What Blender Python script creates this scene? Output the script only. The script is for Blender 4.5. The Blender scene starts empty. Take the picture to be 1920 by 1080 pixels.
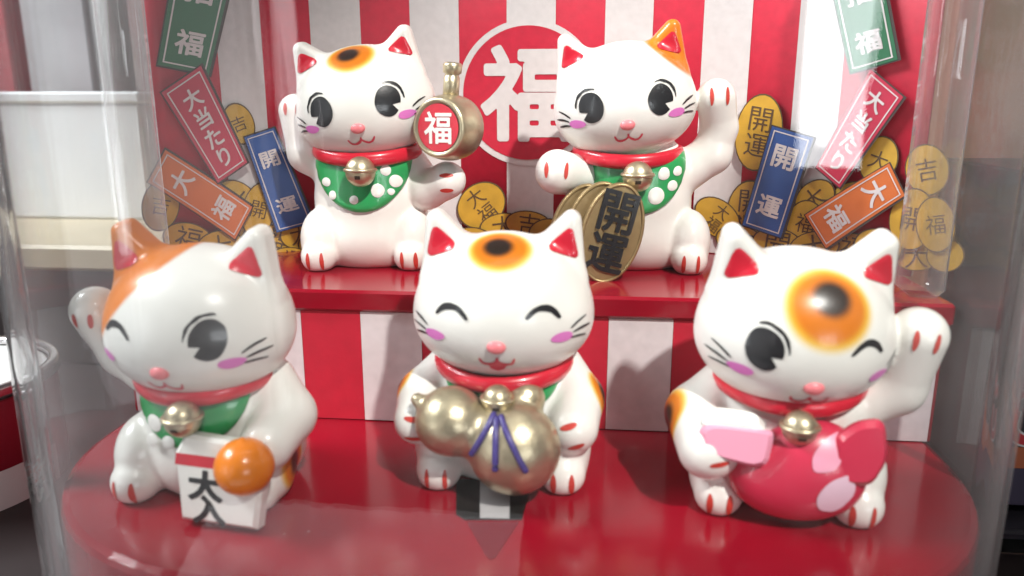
import bpy, math, random
import numpy as np
from mathutils import Vector
from mathutils.geometry import delaunay_2d_cdt

random.seed(4); np.random.seed(4)
S = 0.01                                   # builders work in centimetres
sc = bpy.context.scene
COL = sc.collection

# ------------------------------------------------------------------ camera
CAM = np.array([1.2, -12.8, 5.65]); FPX = 1450.0
PITCH = math.radians(13.6); YAW = math.radians(-5.5)
FW = np.array([math.sin(YAW)*math.cos(PITCH), math.cos(YAW)*math.cos(PITCH), -math.sin(PITCH)])
RT = np.array([math.cos(YAW), -math.sin(YAW), 0.0]); UP = np.cross(RT, FW)
cd = bpy.data.cameras.new('camera'); cam = bpy.data.objects.new('camera', cd); COL.objects.link(cam)
cam.location = CAM*S
cam.rotation_euler = (math.pi/2-PITCH, 0, -YAW)
cd.sensor_width = 36; cd.lens = 36*FPX/1920
cd.clip_start = 0.005; cd.clip_end = 20
cd.dof.use_dof = True; cd.dof.focus_distance = 15.2*S; cd.dof.aperture_fstop = 2100*S
sc.camera = cam

# ------------------------------------------------------------------ light
w = bpy.data.worlds.new('World'); sc.world = w; w.use_nodes = True
w.node_tree.nodes['Background'].inputs[0].default_value = (0.93, 0.96, 1.0, 1)
w.node_tree.nodes['Background'].inputs[1].default_value = 0.05

def lamp(name, kind, loc, target, power, size=(10, 10), color=(1, 1, 1), **kw):
    ld = bpy.data.lights.new(name, kind); ld.energy = power; ld.color = color
    if kind == 'AREA':
        ld.shape = 'RECTANGLE'; ld.size = size[0]*S; ld.size_y = size[1]*S
    else:
        ld.shadow_soft_size = size[0]*S
    for k, v in kw.items(): setattr(ld, k, v)
    o = bpy.data.objects.new(name, ld); COL.objects.link(o)
    o.location = Vector(loc)*S
    d = Vector(target)-Vector(loc)
    o.rotation_euler = d.to_track_quat('-Z', 'Y').to_euler()
    return o

lamp('spot_lamp', 'SPOT', (42, -69, 90), (1.8, .6, 3.4), 112, (2.2,), (1, .965, .91), spot_size=math.radians(7.1), spot_blend=.35)
lamp('shop_window', 'AREA', (72, -127, 9), (0, 0, 5), 5.4, (44, 30), (.94, .97, 1))
lamp('ceiling_tube', 'AREA', (4, -6, 62), (0, 2, 2), .5, (50, 10), (1, .98, .93))
lamp('door_gap', 'AREA', (-55, -132, 40), (0, 0, 3), .9, (6, 90), (1, .93, .95))
lamp('side_window', 'AREA', (-120, -70, 0), (0, 0, 3), 2.6, (70, 90), (.95, .97, 1))
lamp('shop_front', 'AREA', (-80, -112, -5), (-3, -5, 3), 1.7, (50, 90), (1, .96, .96))
lamp('door_strip', 'AREA', (-105, -95, 15), (-4, -5, 5), 1.7, (8, 70), (.93, .98, 1))
lamp('background_fill', 'AREA', (-60, -5, 55), (-20, 16, 3), 15.0, (40, 20), (.95, .98, 1))  # added fill light that brightens the background behind on the left
sc.view_settings.view_transform = 'Standard'; sc.view_settings.look = 'None'
sc.view_settings.exposure = -0.34; sc.view_settings.gamma = 1.0
sc.render.engine = 'CYCLES'
cy = sc.cycles
cy.max_bounces = 10; cy.transparent_max_bounces = 24; cy.diffuse_bounces = 4; cy.glossy_bounces = 5
cy.caustics_reflective = False; cy.caustics_refractive = False
cy.use_denoising = True; cy.sample_clamp_indirect = 4

# ------------------------------------------------------------------ pixel helpers (photo pixels 1920x1080)
def ray(x, y): return FW+RT*(x-960)/FPX-UP*(y-540)/FPX
def onz(x, y, z): d = ray(x, y); return CAM+d*(z-CAM[2])/d[2]
def ony(x, y, Y): d = ray(x, y); return CAM+d*(Y-CAM[1])/d[1]

# ------------------------------------------------------------------ materials
def mat(name, color=(.8, .8, .8), rough=.4, metal=0, spec=.5, coat=0, sss=0, bump=0, bscale=400, var=0, vscale=60, attr=None, aniso=0):
    m = bpy.data.materials.new(name); m.use_nodes = True
    nt = m.node_tree; b = nt.nodes['Principled BSDF']
    b.inputs['Base Color'].default_value = (*color, 1); b.inputs['Roughness'].default_value = rough
    b.inputs['Metallic'].default_value = metal; b.inputs['Specular IOR Level'].default_value = spec
    b.inputs['Coat Weight'].default_value = coat; b.inputs['Coat Roughness'].default_value = .08
    tc = nt.nodes.new('ShaderNodeTexCoord')
    src = None
    if attr:
        a = nt.nodes.new('ShaderNodeAttribute'); a.attribute_name = attr; src = a.outputs['Color']
    if var:
        n = nt.nodes.new('ShaderNodeTexNoise'); n.inputs['Scale'].default_value = vscale; n.inputs['Detail'].default_value = 6
        nt.links.new(tc.outputs['Object'], n.inputs['Vector'])
        mp = nt.nodes.new('ShaderNodeMapRange'); mp.inputs['To Min'].default_value = 1-var; mp.inputs['To Max'].default_value = 1+var
        mp.inputs['From Min'].default_value = .3; mp.inputs['From Max'].default_value = .7
        nt.links.new(n.outputs['Fac'], mp.inputs['Value'])
        mx = nt.nodes.new('ShaderNodeMix'); mx.data_type = 'RGBA'; mx.blend_type = 'MULTIPLY'; mx.inputs[0].default_value = 1
        if src: nt.links.new(src, mx.inputs[6])
        else: mx.inputs[6].default_value = (*color, 1)
        nt.links.new(mp.outputs[0], mx.inputs[7]); src = mx.outputs[2]
    if src: nt.links.new(src, b.inputs['Base Color'])
    if sss:
        b.inputs['Subsurface Weight'].default_value = sss
        b.inputs['Subsurface Radius'].default_value = (1, .6, .4); b.inputs['Subsurface Scale'].default_value = .12*S
    if bump:
        n2 = nt.nodes.new('ShaderNodeTexNoise'); n2.inputs['Scale'].default_value = bscale; n2.inputs['Detail'].default_value = 4
        nt.links.new(tc.outputs['Object'], n2.inputs['Vector'])
        bp = nt.nodes.new('ShaderNodeBump'); bp.inputs['Strength'].default_value = bump; bp.inputs['Distance'].default_value = .02*S
        nt.links.new(n2.outputs['Fac'], bp.inputs['Height']); nt.links.new(bp.outputs[0], b.inputs['Normal'])
    return m

M = {}
M['vinyl'] = mat('white_vinyl', rough=.3, attr='Paint', coat=.2, bump=.16, bscale=300, var=.035, vscale=110)
M['white_vinyl_plain'] = mat('white_vinyl_plain', (.82, .81, .76), .3, coat=.25, bump=.1)
M['black'] = mat('black_paint', (.012, .012, .014), .32, coat=.3, bump=.15, bscale=900)
M['brown_line'] = mat('dark_brown_ink', (.10, .055, .02), .6)
M['red_paint'] = mat('red_paint', (.60, .014, .035), .3, coat=.3, var=.06, vscale=500)
M['toe_red'] = mat('toe_red_paint', (.55, .05, .035), .4, var=.1, vscale=600)
M['pink_paint'] = mat('pink_paint', (.82, .22, .24), .35)
M['blush'] = mat('magenta_blush_paint', (.70, .19, .54), .4)
M['mouth'] = mat('mouth_red_paint', (.66, .06, .10), .4)
M['green'] = mat('green_paint', (.022, .30, .085), .3, coat=.4, var=.08, vscale=300)
M['gold'] = mat('gold_paint', (.56, .485, .33), .36, metal=.85, bump=.25, bscale=1400, var=.1, vscale=500)
M['coin_gold'] = mat('coin_gold_paint', (.33, .235, .11), .36, metal=.5, bump=.3, bscale=900, var=.12, vscale=400)
M['gold_dark'] = mat('dark_slot_paint', (.03, .022, .012), .6)
M['purple'] = mat('purple_paint', (.05, .035, .19), .35, var=.1, vscale=300)
M['orange'] = mat('orange_paint', (.80, .22, .015), .3, coat=.3, var=.1, vscale=200)
M['fish_red'] = mat('fish_red_paint', (.60, .03, .075), .3, coat=.4)
M['fish_pink'] = mat('fish_pink_paint', (.80, .33, .45), .35)
M['fish_pale'] = mat('fish_pale_paint', (.80, .55, .66), .35)
M['dark_plastic'] = mat('black_patch_plastic', (.008, .007, .006), .5)
M['paper_red'] = mat('red_printed_paper', (.52, .012, .035), .55, bump=.35, bscale=500, var=.08, vscale=350)
M['paper_white'] = mat('white_printed_paper', (.72, .66, .67), .6, bump=.5, bscale=260, var=.07, vscale=420)
M['card_red'] = mat('red_card_print', (.54, .012, .04), .5, bump=.25, bscale=500, var=.09, vscale=600)
M['card_white'] = mat('white_card_print', (.66, .62, .61), .55, bump=.3, bscale=500, var=.05, vscale=700)
M['coin_print'] = mat('ochre_coin_print', (.55, .32, .03), .5, var=.16, vscale=300)
M['tag_green'] = mat('green_tag_print', (.022, .15, .065), .45, var=.06, vscale=300)
M['tag_red'] = mat('crimson_tag_print', (.50, .02, .06), .45, var=.06, vscale=300)
M['tag_orange'] = mat('orange_tag_print', (.62, .15, .03), .45, var=.06, vscale=300)
M['tag_blue'] = mat('blue_tag_print', (.025, .085, .30), .45, var=.06, vscale=300)
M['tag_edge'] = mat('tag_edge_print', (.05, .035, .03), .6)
M['wood'] = mat('pale_board', (.55, .47, .33), .5, var=.08, vscale=30)
M['dark_shelf'] = mat('dark_shelf', (.020, .012, .012), .5, var=.3, vscale=20)
M['panel_dark'] = mat('dark_back_panel', (.075, .05, .05), .7, var=.6, vscale=9)
M['carton'] = mat('white_carton', (.80, .82, .84), .55, var=.03, vscale=40)
M['carton_blue'] = mat('blue_carton_lid', (.05, .2, .45), .5)
M['tin'] = mat('tin_metal', (.62, .60, .60), .22, metal=1, bump=.05)
M['tin_lid'] = mat('tin_lid', (.80, .80, .78), .3)
M['tin_red'] = mat('tin_red_print', (.25, .012, .025), .35)
M['label_white'] = mat('label_print', (.55, .52, .50), .5)
M['box_black'] = mat('black_carton_print', (.012, .010, .014), .4)
M['box_orange'] = mat('orange_carton_print', (.42, .10, .03), .45)
M['box_purple'] = mat('purple_carton_print', (.03, .018, .05), .45)
M['box_red'] = mat('red_logo_print', (.50, .02, .03), .45)

def worn_plastic(name, color):
    m = mat(name, color, .16, var=.07, vscale=90); nt = m.node_tree; b = nt.nodes['Principled BSDF']; L = nt.links.new
    tc = nt.nodes.new('ShaderNodeTexCoord'); n = nt.nodes.new('ShaderNodeTexNoise'); n.inputs['Scale'].default_value = 45; n.inputs['Detail'].default_value = 9; n.inputs['Roughness'].default_value = .7
    L(tc.outputs['Object'], n.inputs['Vector']); mp = nt.nodes.new('ShaderNodeMapRange'); mp.inputs['From Min'].default_value = .35; mp.inputs['From Max'].default_value = .7
    mp.inputs['To Min'].default_value = .08; mp.inputs['To Max'].default_value = .24; L(n.outputs['Fac'], mp.inputs['Value']); L(mp.outputs[0], b.inputs['Roughness'])
    mg = nt.nodes.new('ShaderNodeMapping'); mg.inputs['Scale'].default_value = (40, 900, 900); mg.inputs['Rotation'].default_value = (0, 0, .5); L(tc.outputs['Object'], mg.inputs[0])
    s1 = nt.nodes.new('ShaderNodeTexNoise'); s1.inputs['Scale'].default_value = 1; s1.inputs['Detail'].default_value = 2; L(mg.outputs[0], s1.inputs['Vector'])
    v = nt.nodes.new('ShaderNodeTexVoronoi'); v.inputs['Scale'].default_value = 420; L(tc.outputs['Object'], v.inputs['Vector'])
    lt = nt.nodes.new('ShaderNodeMath'); lt.operation = 'LESS_THAN'; lt.inputs[1].default_value = .09; L(v.outputs['Distance'], lt.inputs[0])
    gt = nt.nodes.new('ShaderNodeMath'); gt.operation = 'GREATER_THAN'; gt.inputs[1].default_value = .64; L(n.outputs['Fac'], gt.inputs[0])
    mu = nt.nodes.new('ShaderNodeMath'); mu.operation = 'MULTIPLY'; L(lt.outputs[0], mu.inputs[0]); L(gt.outputs[0], mu.inputs[1])
    mu2 = nt.nodes.new('ShaderNodeMath'); mu2.operation = 'MULTIPLY'; mu2.inputs[1].default_value = .45; L(mu.outputs[0], mu2.inputs[0])
    old = b.inputs['Base Color'].links[0].from_socket; mx = nt.nodes.new('ShaderNodeMix'); mx.data_type = 'RGBA'
    L(mu2.outputs[0], mx.inputs[0]); L(old, mx.inputs[6]); mx.inputs[7].default_value = (.6, .5, .5, 1); L(mx.outputs[2], b.inputs['Base Color'])
    bp = nt.nodes.new('ShaderNodeBump'); bp.inputs['Strength'].default_value = .08; bp.inputs['Distance'].default_value = .02*S
    L(s1.outputs['Fac'], bp.inputs['Height']); L(bp.outputs[0], b.inputs['Normal'])
    return m
M['red_plastic'] = worn_plastic('red_plastic', (.27, .0018, .013))
M['arrow_red'] = mat('dark_red_mark', (.16, .002, .012), .35)
M['strip'] = mat('grey_strip', (.42, .40, .40), .5, var=.08)

def clear_mat(name, f0=.045, rough=.02, wob=.0, wscale=(60, 60, 6), tint=(.965, .97, .97), haze=(.003, .13)):
    m = bpy.data.materials.new(name); m.use_nodes = True; nt = m.node_tree
    for n in list(nt.nodes): nt.nodes.remove(n)
    out = nt.nodes.new('ShaderNodeOutputMaterial'); mix = nt.nodes.new('ShaderNodeMixShader')
    tr = nt.nodes.new('ShaderNodeBsdfTransparent'); tr.inputs[0].default_value = (*tint, 1)
    gl = nt.nodes.new('ShaderNodeBsdfGlossy'); gl.inputs['Roughness'].default_value = rough
    lw = nt.nodes.new('ShaderNodeLayerWeight'); lw.inputs['Blend'].default_value = .5
    pw = nt.nodes.new('ShaderNodeMath'); pw.operation = 'POWER'; pw.inputs[1].default_value = 5
    ma = nt.nodes.new('ShaderNodeMath'); ma.operation = 'MULTIPLY_ADD'; ma.inputs[1].default_value = 1-f0; ma.inputs[2].default_value = f0
    nt.links.new(lw.outputs['Facing'], pw.inputs[0]); nt.links.new(pw.outputs[0], ma.inputs[0])
    nt.links.new(ma.outputs[0], mix.inputs[0]); nt.links.new(tr.outputs[0], mix.inputs[1]); nt.links.new(gl.outputs[0], mix.inputs[2])
    # plastic surface haze: white scatter, raised at grazing angles to stand in for veiling reflections
    df = nt.nodes.new('ShaderNodeBsdfDiffuse'); df.inputs[0].default_value = (.8, .8, .8, 1)
    tl = nt.nodes.new('ShaderNodeBsdfTranslucent'); tl.inputs[0].default_value = (.8, .8, .8, 1)
    ad = nt.nodes.new('ShaderNodeMixShader'); ad.inputs[0].default_value = .5
    nt.links.new(df.outputs[0], ad.inputs[1]); nt.links.new(tl.outputs[0], ad.inputs[2])
    p3 = nt.nodes.new('ShaderNodeMath'); p3.operation = 'POWER'; p3.inputs[1].default_value = 2.5
    hz = nt.nodes.new('ShaderNodeMath'); hz.operation = 'MULTIPLY_ADD'; hz.inputs[1].default_value = haze[1]; hz.inputs[2].default_value = haze[0]
    nt.links.new(lw.outputs['Facing'], p3.inputs[0]); nt.links.new(p3.outputs[0], hz.inputs[0])
    ts = nt.nodes.new('ShaderNodeTexCoord'); sn = nt.nodes.new('ShaderNodeTexNoise'); sn.inputs['Scale'].default_value = 38; sn.inputs['Detail'].default_value = 8; sn.inputs['Roughness'].default_value = .68
    nt.links.new(ts.outputs['Object'], sn.inputs['Vector']); sr = nt.nodes.new('ShaderNodeMapRange'); sr.inputs['From Min'].default_value = .52; sr.inputs['From Max'].default_value = .75; sr.inputs['To Max'].default_value = .035
    nt.links.new(sn.outputs['Fac'], sr.inputs['Value']); sa = nt.nodes.new('ShaderNodeMath'); nt.links.new(hz.outputs[0], sa.inputs[0]); nt.links.new(sr.outputs[0], sa.inputs[1])
    m2 = nt.nodes.new('ShaderNodeMixShader'); nt.links.new(sa.outputs[0], m2.inputs[0])
    nt.links.new(mix.outputs[0], m2.inputs[1]); nt.links.new(ad.outputs[0], m2.inputs[2])
    nt.links.new(m2.outputs[0], out.inputs['Surface'])
    if wob:
        tc = nt.nodes.new('ShaderNodeTexCoord'); mp = nt.nodes.new('ShaderNodeMapping'); mp.inputs['Scale'].default_value = wscale
        n = nt.nodes.new('ShaderNodeTexNoise'); n.inputs['Scale'].default_value = 1; n.inputs['Detail'].default_value = 3
        bp = nt.nodes.new('ShaderNodeBump'); bp.inputs['Strength'].default_value = wob; bp.inputs['Distance'].default_value = .05*S
        nt.links.new(tc.outputs['Object'], mp.inputs[0]); nt.links.new(mp.outputs[0], n.inputs['Vector'])
        nt.links.new(n.outputs['Fac'], bp.inputs['Height'])
        nt.links.new(bp.outputs[0], gl.inputs['Normal']); nt.links.new(bp.outputs[0], lw.inputs['Normal'])
    return m
M['clear'] = clear_mat('clear_plastic', .038, .015, .35, (130, 130, 9))
M['clear_post'] = clear_mat('clear_post_plastic', .06, .05, .8, (260, 260, 14), (.95, .95, .94), (.10, .2))
M['glass'] = mat('thick_clear_plastic', (.95, .96, .96), .04, bump=.25, bscale=120)
M['glass'].node_tree.nodes['Principled BSDF'].inputs['Transmission Weight'].default_value = 1

# ------------------------------------------------------------------ mesh helpers
def link(name, me, m, parent=None, smooth=True):
    o = bpy.data.objects.new(name, me); COL.objects.link(o)
    if m is not None: me.materials.append(M[m] if isinstance(m, str) else m)
    if parent is not None: o.parent = parent
    if smooth and len(me.polygons): me.polygons.foreach_set('use_smooth', [True]*len(me.polygons))
    return o
def mesh(name, V, Fc, m, parent=None, smooth=True):
    me = bpy.data.meshes.new(name)
    me.from_pydata((np.asarray(V, float)*S).tolist(), [], [list(map(int, f)) for f in Fc]); me.update()
    return link(name, me, m, parent, smooth)
def empty(name, loc, rz=0):
    o = bpy.data.objects.new(name, None); COL.objects.link(o); o.empty_display_size = .01
    o.location = Vector(loc)*S; o.rotation_euler = (0, 0, rz); return o
def tag(o, label=None, cat=None, group=None, kind=None):
    if label: o['label'] = label
    if cat: o['category'] = cat
    if group: o['group'] = group
    if kind: o['kind'] = kind
    return o
def rot(axis, a):
    c, s = math.cos(a), math.sin(a)
    return {'x': np.array([[1, 0, 0], [0, c, -s], [0, s, c]]), 'y': np.array([[c, 0, s], [0, 1, 0], [-s, 0, c]]),
            'z': np.array([[c, -s, 0], [s, c, 0], [0, 0, 1]])}[axis]

def box_vf(lo, hi, bev=.0):
    """box with chamfered edges"""
    lo = np.array(lo, float); hi = np.array(hi, float); c = (lo+hi)/2; h = (hi-lo)/2
    b = min(bev, h.min()*.45)
    V = []; idx = {}
    for sx in (-1, 1):
        for sy in (-1, 1):
            for sz in (-1, 1):
                for ax in range(3):
                    s = np.array([sx, sy, sz], float); p = s*(h-b); p[ax] = s[ax]*h[ax]
                    idx[(sx, sy, sz, ax)] = len(V); V.append(c+p)
    Fc = []
    def quad(q):
        P = [V[i] for i in q]; n = np.cross(P[1]-P[0], P[2]-P[0])
        if n@(sum(P)/len(P)-c) < 0: q = q[::-1]
        Fc.append(q)
    for ax in range(3):
        o1, o2 = [a for a in range(3) if a != ax]
        for s in (-1, 1):
            q = []
            for a, b2 in ((-1, -1), (1, -1), (1, 1), (-1, 1)):
                k = [0, 0, 0]; k[ax] = s; k[o1] = a; k[o2] = b2; q.append(idx[(*k, ax)])
            quad(q)
        for a in (-1, 1):
            for b2 in (-1, 1):
                k1 = [0, 0, 0]; k1[o1] = a; k1[o2] = b2; k2 = list(k1); k1[ax] = -1; k2[ax] = 1
                quad([idx[(*k1, o1)], idx[(*k2, o1)], idx[(*k2, o2)], idx[(*k1, o2)]])
    for sx in (-1, 1):
        for sy in (-1, 1):
            for sz in (-1, 1):
                quad([idx[(sx, sy, sz, 0)], idx[(sx, sy, sz, 1)], idx[(sx, sy, sz, 2)]])
    return np.array(V), Fc
def box(name, lo, hi, m, parent=None, bev=.03):
    V, Fc = box_vf(lo, hi, bev); return mesh(name, V, Fc, m, parent, smooth=False)

def lathe_vf(prof, n=40, axis=(0, 0, 1), origin=(0, 0, 0)):
    a = np.array(axis, float); a /= np.linalg.norm(a)
    u = np.cross(a, [0, 0, 1.0]) if abs(a[2]) < .9 else np.cross(a, [0, 1.0, 0]); u /= np.linalg.norm(u); v = np.cross(a, u)
    V = []; Fc = []
    for r, h in prof:
        for i in range(n):
            t = 2*math.pi*i/n; V.append(np.array(origin)+a*h+(u*math.cos(t)+v*math.sin(t))*r)
    for j in range(len(prof)-1):
        for i in range(n):
            k = (i+1) % n; Fc.append([j*n+i, j*n+k, (j+1)*n+k, (j+1)*n+i])
    if prof[0][0] > 1e-5: Fc.append(list(range(n))[::-1])
    if prof[-1][0] > 1e-5: Fc.append([(len(prof)-1)*n+i for i in range(n)])
    return np.array(V), Fc
def lathe(name, prof, m, parent=None, n=40, axis=(0, 0, 1), origin=(0, 0, 0)):
    V, Fc = lathe_vf(prof, n, axis, origin); return mesh(name, V, Fc, m, parent)
def tube_vf(pts, rad, n=14, flat=1.0, closed=False):
    P = np.array(pts, float); L = len(P); V = []; Fc = []
    rad = np.broadcast_to(rad, (L,))
    for i in range(L):
        t = (P[(i+1) % L]-P[i-1]) if closed else (P[min(i+1, L-1)]-P[max(i-1, 0)])
        t = t/np.linalg.norm(t)
        u = np.cross(t, [0, 0, 1.0]); u = u/np.linalg.norm(u) if np.linalg.norm(u) > 1e-3 else np.array([1.0, 0, 0])
        v = np.cross(u, t)
        for j in range(n):
            a = 2*math.pi*j/n; V.append(P[i]+u*math.cos(a)*rad[i]*flat+v*math.sin(a)*rad[i])
    for i in range(L if closed else L-1):
        for j in range(n):
            k = (j+1) % n; i2 = (i+1) % L; Fc.append([i*n+j, i2*n+j, i2*n+k, i*n+k])
    if not closed: Fc.append(list(range(n))); Fc.append([(L-1)*n+j for j in range(n)][::-1])
    return np.array(V), Fc
def tube(name, pts, rad, m, parent=None, n=14, flat=1.0, closed=False):
    V, Fc = tube_vf(pts, rad, n, flat, closed); return mesh(name, V, Fc, m, parent)
def spline(pts, n=24):
    P = np.array(pts, float); out = []
    for i in range(len(P)-1):
        p0, p1, p2, p3 = P[max(i-1, 0)], P[i], P[i+1], P[min(i+2, len(P)-1)]
        for t in np.linspace(0, 1, n, endpoint=False):
            out.append(.5*((2*p1)+(p2-p0)*t+(2*p0-5*p1+4*p2-p3)*t*t+(3*p1-p0-3*p2+p3)*t**3))
    out.append(P[-1]); return np.array(out)

# ---- 2D shapes
def ellipse(cx, cy, rx, ry, rot_=0, n=36, a0=0, a1=2*math.pi):
    t = np.linspace(a0, a1, n, endpoint=abs(a1-a0-2*math.pi) > 1e-6)
    x, y = np.cos(t)*rx, np.sin(t)*ry; c, s = math.cos(rot_), math.sin(rot_)
    return np.stack([cx+x*c-y*s, cy+x*s+y*c], 1)
def stroke(pts, wid, n=8, taper=.25):
    P = spline(np.array(pts, float), n); L = len(P)
    T = np.gradient(P, axis=0); T /= np.linalg.norm(T, axis=1)[:, None]+1e-9; N = np.stack([-T[:, 1], T[:, 0]], 1)
    s = np.linspace(0, 1, L); wv = wid/2*(taper+(1-taper)*np.sin(np.pi*s)**.6)
    A = P+N*wv[:, None]; B = P-N*wv[:, None]
    return np.concatenate([A, B[::-1]])
def inside(poly, Q):
    x, y = Q[:, 0], Q[:, 1]; r = np.zeros(len(Q), bool); n = len(poly)
    for i in range(n):
        a, b = poly[i], poly[i-1]
        c = ((a[1] > y) != (b[1] > y))
        with np.errstate(divide='ignore', invalid='ignore'):
            r ^= c & (x < (b[0]-a[0])*(y-a[1])/(b[1]-a[1])+a[0])
    return r
def tri2d(poly, step=.05):
    poly = np.asarray(poly, float); n = len(poly)
    lo, hi = poly.min(0), poly.max(0)
    g = np.stack(np.meshgrid(np.arange(lo[0]+step/2, hi[0], step), np.arange(lo[1]+step/2, hi[1], step)), -1).reshape(-1, 2)
    g = g[inside(poly, g)] if len(g) else g
    if len(g):
        seg = np.min(np.linalg.norm(g[:, None]-poly[None], axis=2), axis=1); g = g[seg > step*.4]
    pts = np.concatenate([poly, g]) if len(g) else poly
    r = delaunay_2d_cdt([Vector(p) for p in pts], [(i, (i+1) % n) for i in range(n)], [], 1, 1e-6)
    V = np.array([tuple(v) for v in r[0]]); Fc = []
    for f in r[2]:
        a, b, c = V[f[0]], V[f[1]], V[f[2]]
        cr = (b[0]-a[0])*(c[1]-a[1])-(b[1]-a[1])*(c[0]-a[0])
        Fc.append(list(f) if cr > 0 else list(f)[::-1])
    return V, Fc
def edge_dist(poly, Q):
    d = np.full(len(Q), 1e9); n = len(poly)
    for i in range(n):
        a, b = poly[i-1], poly[i]; ab = b-a; t = np.clip(((Q-a)@ab)/(ab@ab+1e-12), 0, 1)
        d = np.minimum(d, np.linalg.norm(Q-(a+t[:, None]*ab), axis=1))
    return d
_glyph = {}
def glyph(ch, bold=.03):
    """flat outline of one character, centred, 1 unit tall"""
    k = (ch, bold)
    if k not in _glyph:
        c = bpy.data.curves.new('lettering', 'FONT'); c.body = ch; c.resolution_u = 4; c.fill_mode = 'BOTH'
        o = bpy.data.objects.new('lettering', c); COL.objects.link(o)
        me = bpy.data.meshes.new_from_object(o.evaluated_get(bpy.context.evaluated_depsgraph_get()))
        V = np.array([v.co[:2] for v in me.vertices]); Fc = [list(p.vertices) for p in me.polygons]
        ec = set()
        for f_ in Fc:
            for q in range(len(f_)): ec.add((f_[q], f_[(q+1) % len(f_)]))
        bd = np.array([e for e in ec if (e[1], e[0]) not in ec])
        lo, hi = V.min(0), V.max(0); V = (V-(lo+hi)/2)/max(hi-lo)
        A, B = V[bd[:, 0]], V[bd[:, 1]]
        n = 64; ax = np.linspace(-.56, .56, n+1); X, Y = np.meshgrid(ax, ax, indexing='ij'); G = np.stack([X.ravel(), Y.ravel()], 1)
        AB = B-A; D = np.full(len(G), 9.0); ins = np.zeros(len(G), bool)
        for a_, b_, ab in zip(A, B, AB):
            t = np.clip(((G-a_)@ab)/(ab@ab+1e-12), 0, 1); D = np.minimum(D, np.linalg.norm(G-a_-t[:, None]*ab, axis=1))
            cr = (a_[1] > G[:, 1]) != (b_[1] > G[:, 1])
            ins ^= cr & (G[:, 0] < (b_[0]-a_[0])*(G[:, 1]-a_[1])/(b_[1]-a_[1]+1e-15)+a_[0])
        D = (np.where(ins, -D, D)-bold).reshape(n+1, n+1)
        nv = []; out = []; vid = {}
        def vert(k_, p_):
            if k_ not in vid: vid[k_] = len(nv); nv.append(p_)
            return vid[k_]
        for i_ in range(n):
            for j_ in range(n):
                cs = [(i_, j_), (i_+1, j_), (i_+1, j_+1), (i_, j_+1)]; dv = [D[c_] for c_ in cs]
                if min(dv) >= 0: continue
                pl = []
                for q in range(4):
                    c0, c1 = cs[q], cs[(q+1) % 4]; d0, d1 = dv[q], dv[(q+1) % 4]
                    if d0 < 0: pl.append(vert(c0, (ax[c0[0]], ax[c0[1]])))
                    if (d0 < 0) != (d1 < 0):
                        t = d0/(d0-d1); kk = (min(c0, c1), max(c0, c1), 'e')
                        pl.append(vert(kk, (ax[c0[0]]*(1-t)+ax[c1[0]]*t, ax[c0[1]]*(1-t)+ax[c1[1]]*t)))
                if len(pl) > 2: out.append(pl)
        V = np.array(nv)
        bpy.data.objects.remove(o); bpy.data.curves.remove(c); bpy.data.meshes.remove(me)
        _glyph[k] = (V, out)
    return _glyph[k]

# ------------------------------------------------------------------ signed distance modelling
def d_ell(P, c, r):
    q = P-np.array(c); r = np.array(r)
    k0 = np.linalg.norm(q/r, axis=1); k1 = np.linalg.norm(q/(r*r), axis=1)+1e-9
    return k0*(k0-1)/k1
def d_cap(P, a, b, ra, rb, sq=None):
    a = np.array(a, float); b = np.array(b, float)
    if sq is not None: P = P*np.array(sq); a = a*np.array(sq); b = b*np.array(sq)
    ab = b-a; t = np.clip(((P-a)@ab)/(ab@ab), 0, 1)
    return np.linalg.norm(P-a-t[:, None]*ab, axis=1)-(ra+(rb-ra)*t)
def d_tri(P, *pts):
    pts = [np.array(p, float) for p in pts]; best = np.full(len(P), 1e9); ins = np.ones(len(P), bool)
    ar = (pts[1][0]-pts[0][0])*(pts[2][1]-pts[0][1])-(pts[1][1]-pts[0][1])*(pts[2][0]-pts[0][0])
    for i in range(3):
        a, b = pts[i], pts[(i+1) % 3]; e = b-a; w_ = P-a; t = np.clip((w_@e)/(e@e), 0, 1)
        best = np.minimum(best, np.linalg.norm(w_-t[:, None]*e, axis=1)); ins &= ((e[0]*w_[:, 1]-e[1]*w_[:, 0])*ar > 0)
    return np.where(ins, -best, best)
def smin(a, b, k):
    if k <= 0: return np.minimum(a, b)
    h = np.maximum(k-np.abs(a-b), 0)/k
    return np.minimum(a, b)-h*h*k*.25
def smax(a, b, k): return -smin(-a, -b, k)
def prims(P, L):
    d = None
    for p in L:
        v = d_ell(P, p[1], p[2]) if p[0] == 'ell' else d_cap(P, *p[1:5])
        d = v if d is None else smin(d, v, p[-1])
    return d
def grad(f, P, e=.01):
    G = np.empty_like(P)
    for i in range(3):
        q = P.copy(); q[:, i] += e; r = P.copy(); r[:, i] -= e; G[:, i] = f(q)-f(r)
    return G/(np.linalg.norm(G, axis=1)[:, None]+1e-12)
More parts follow.
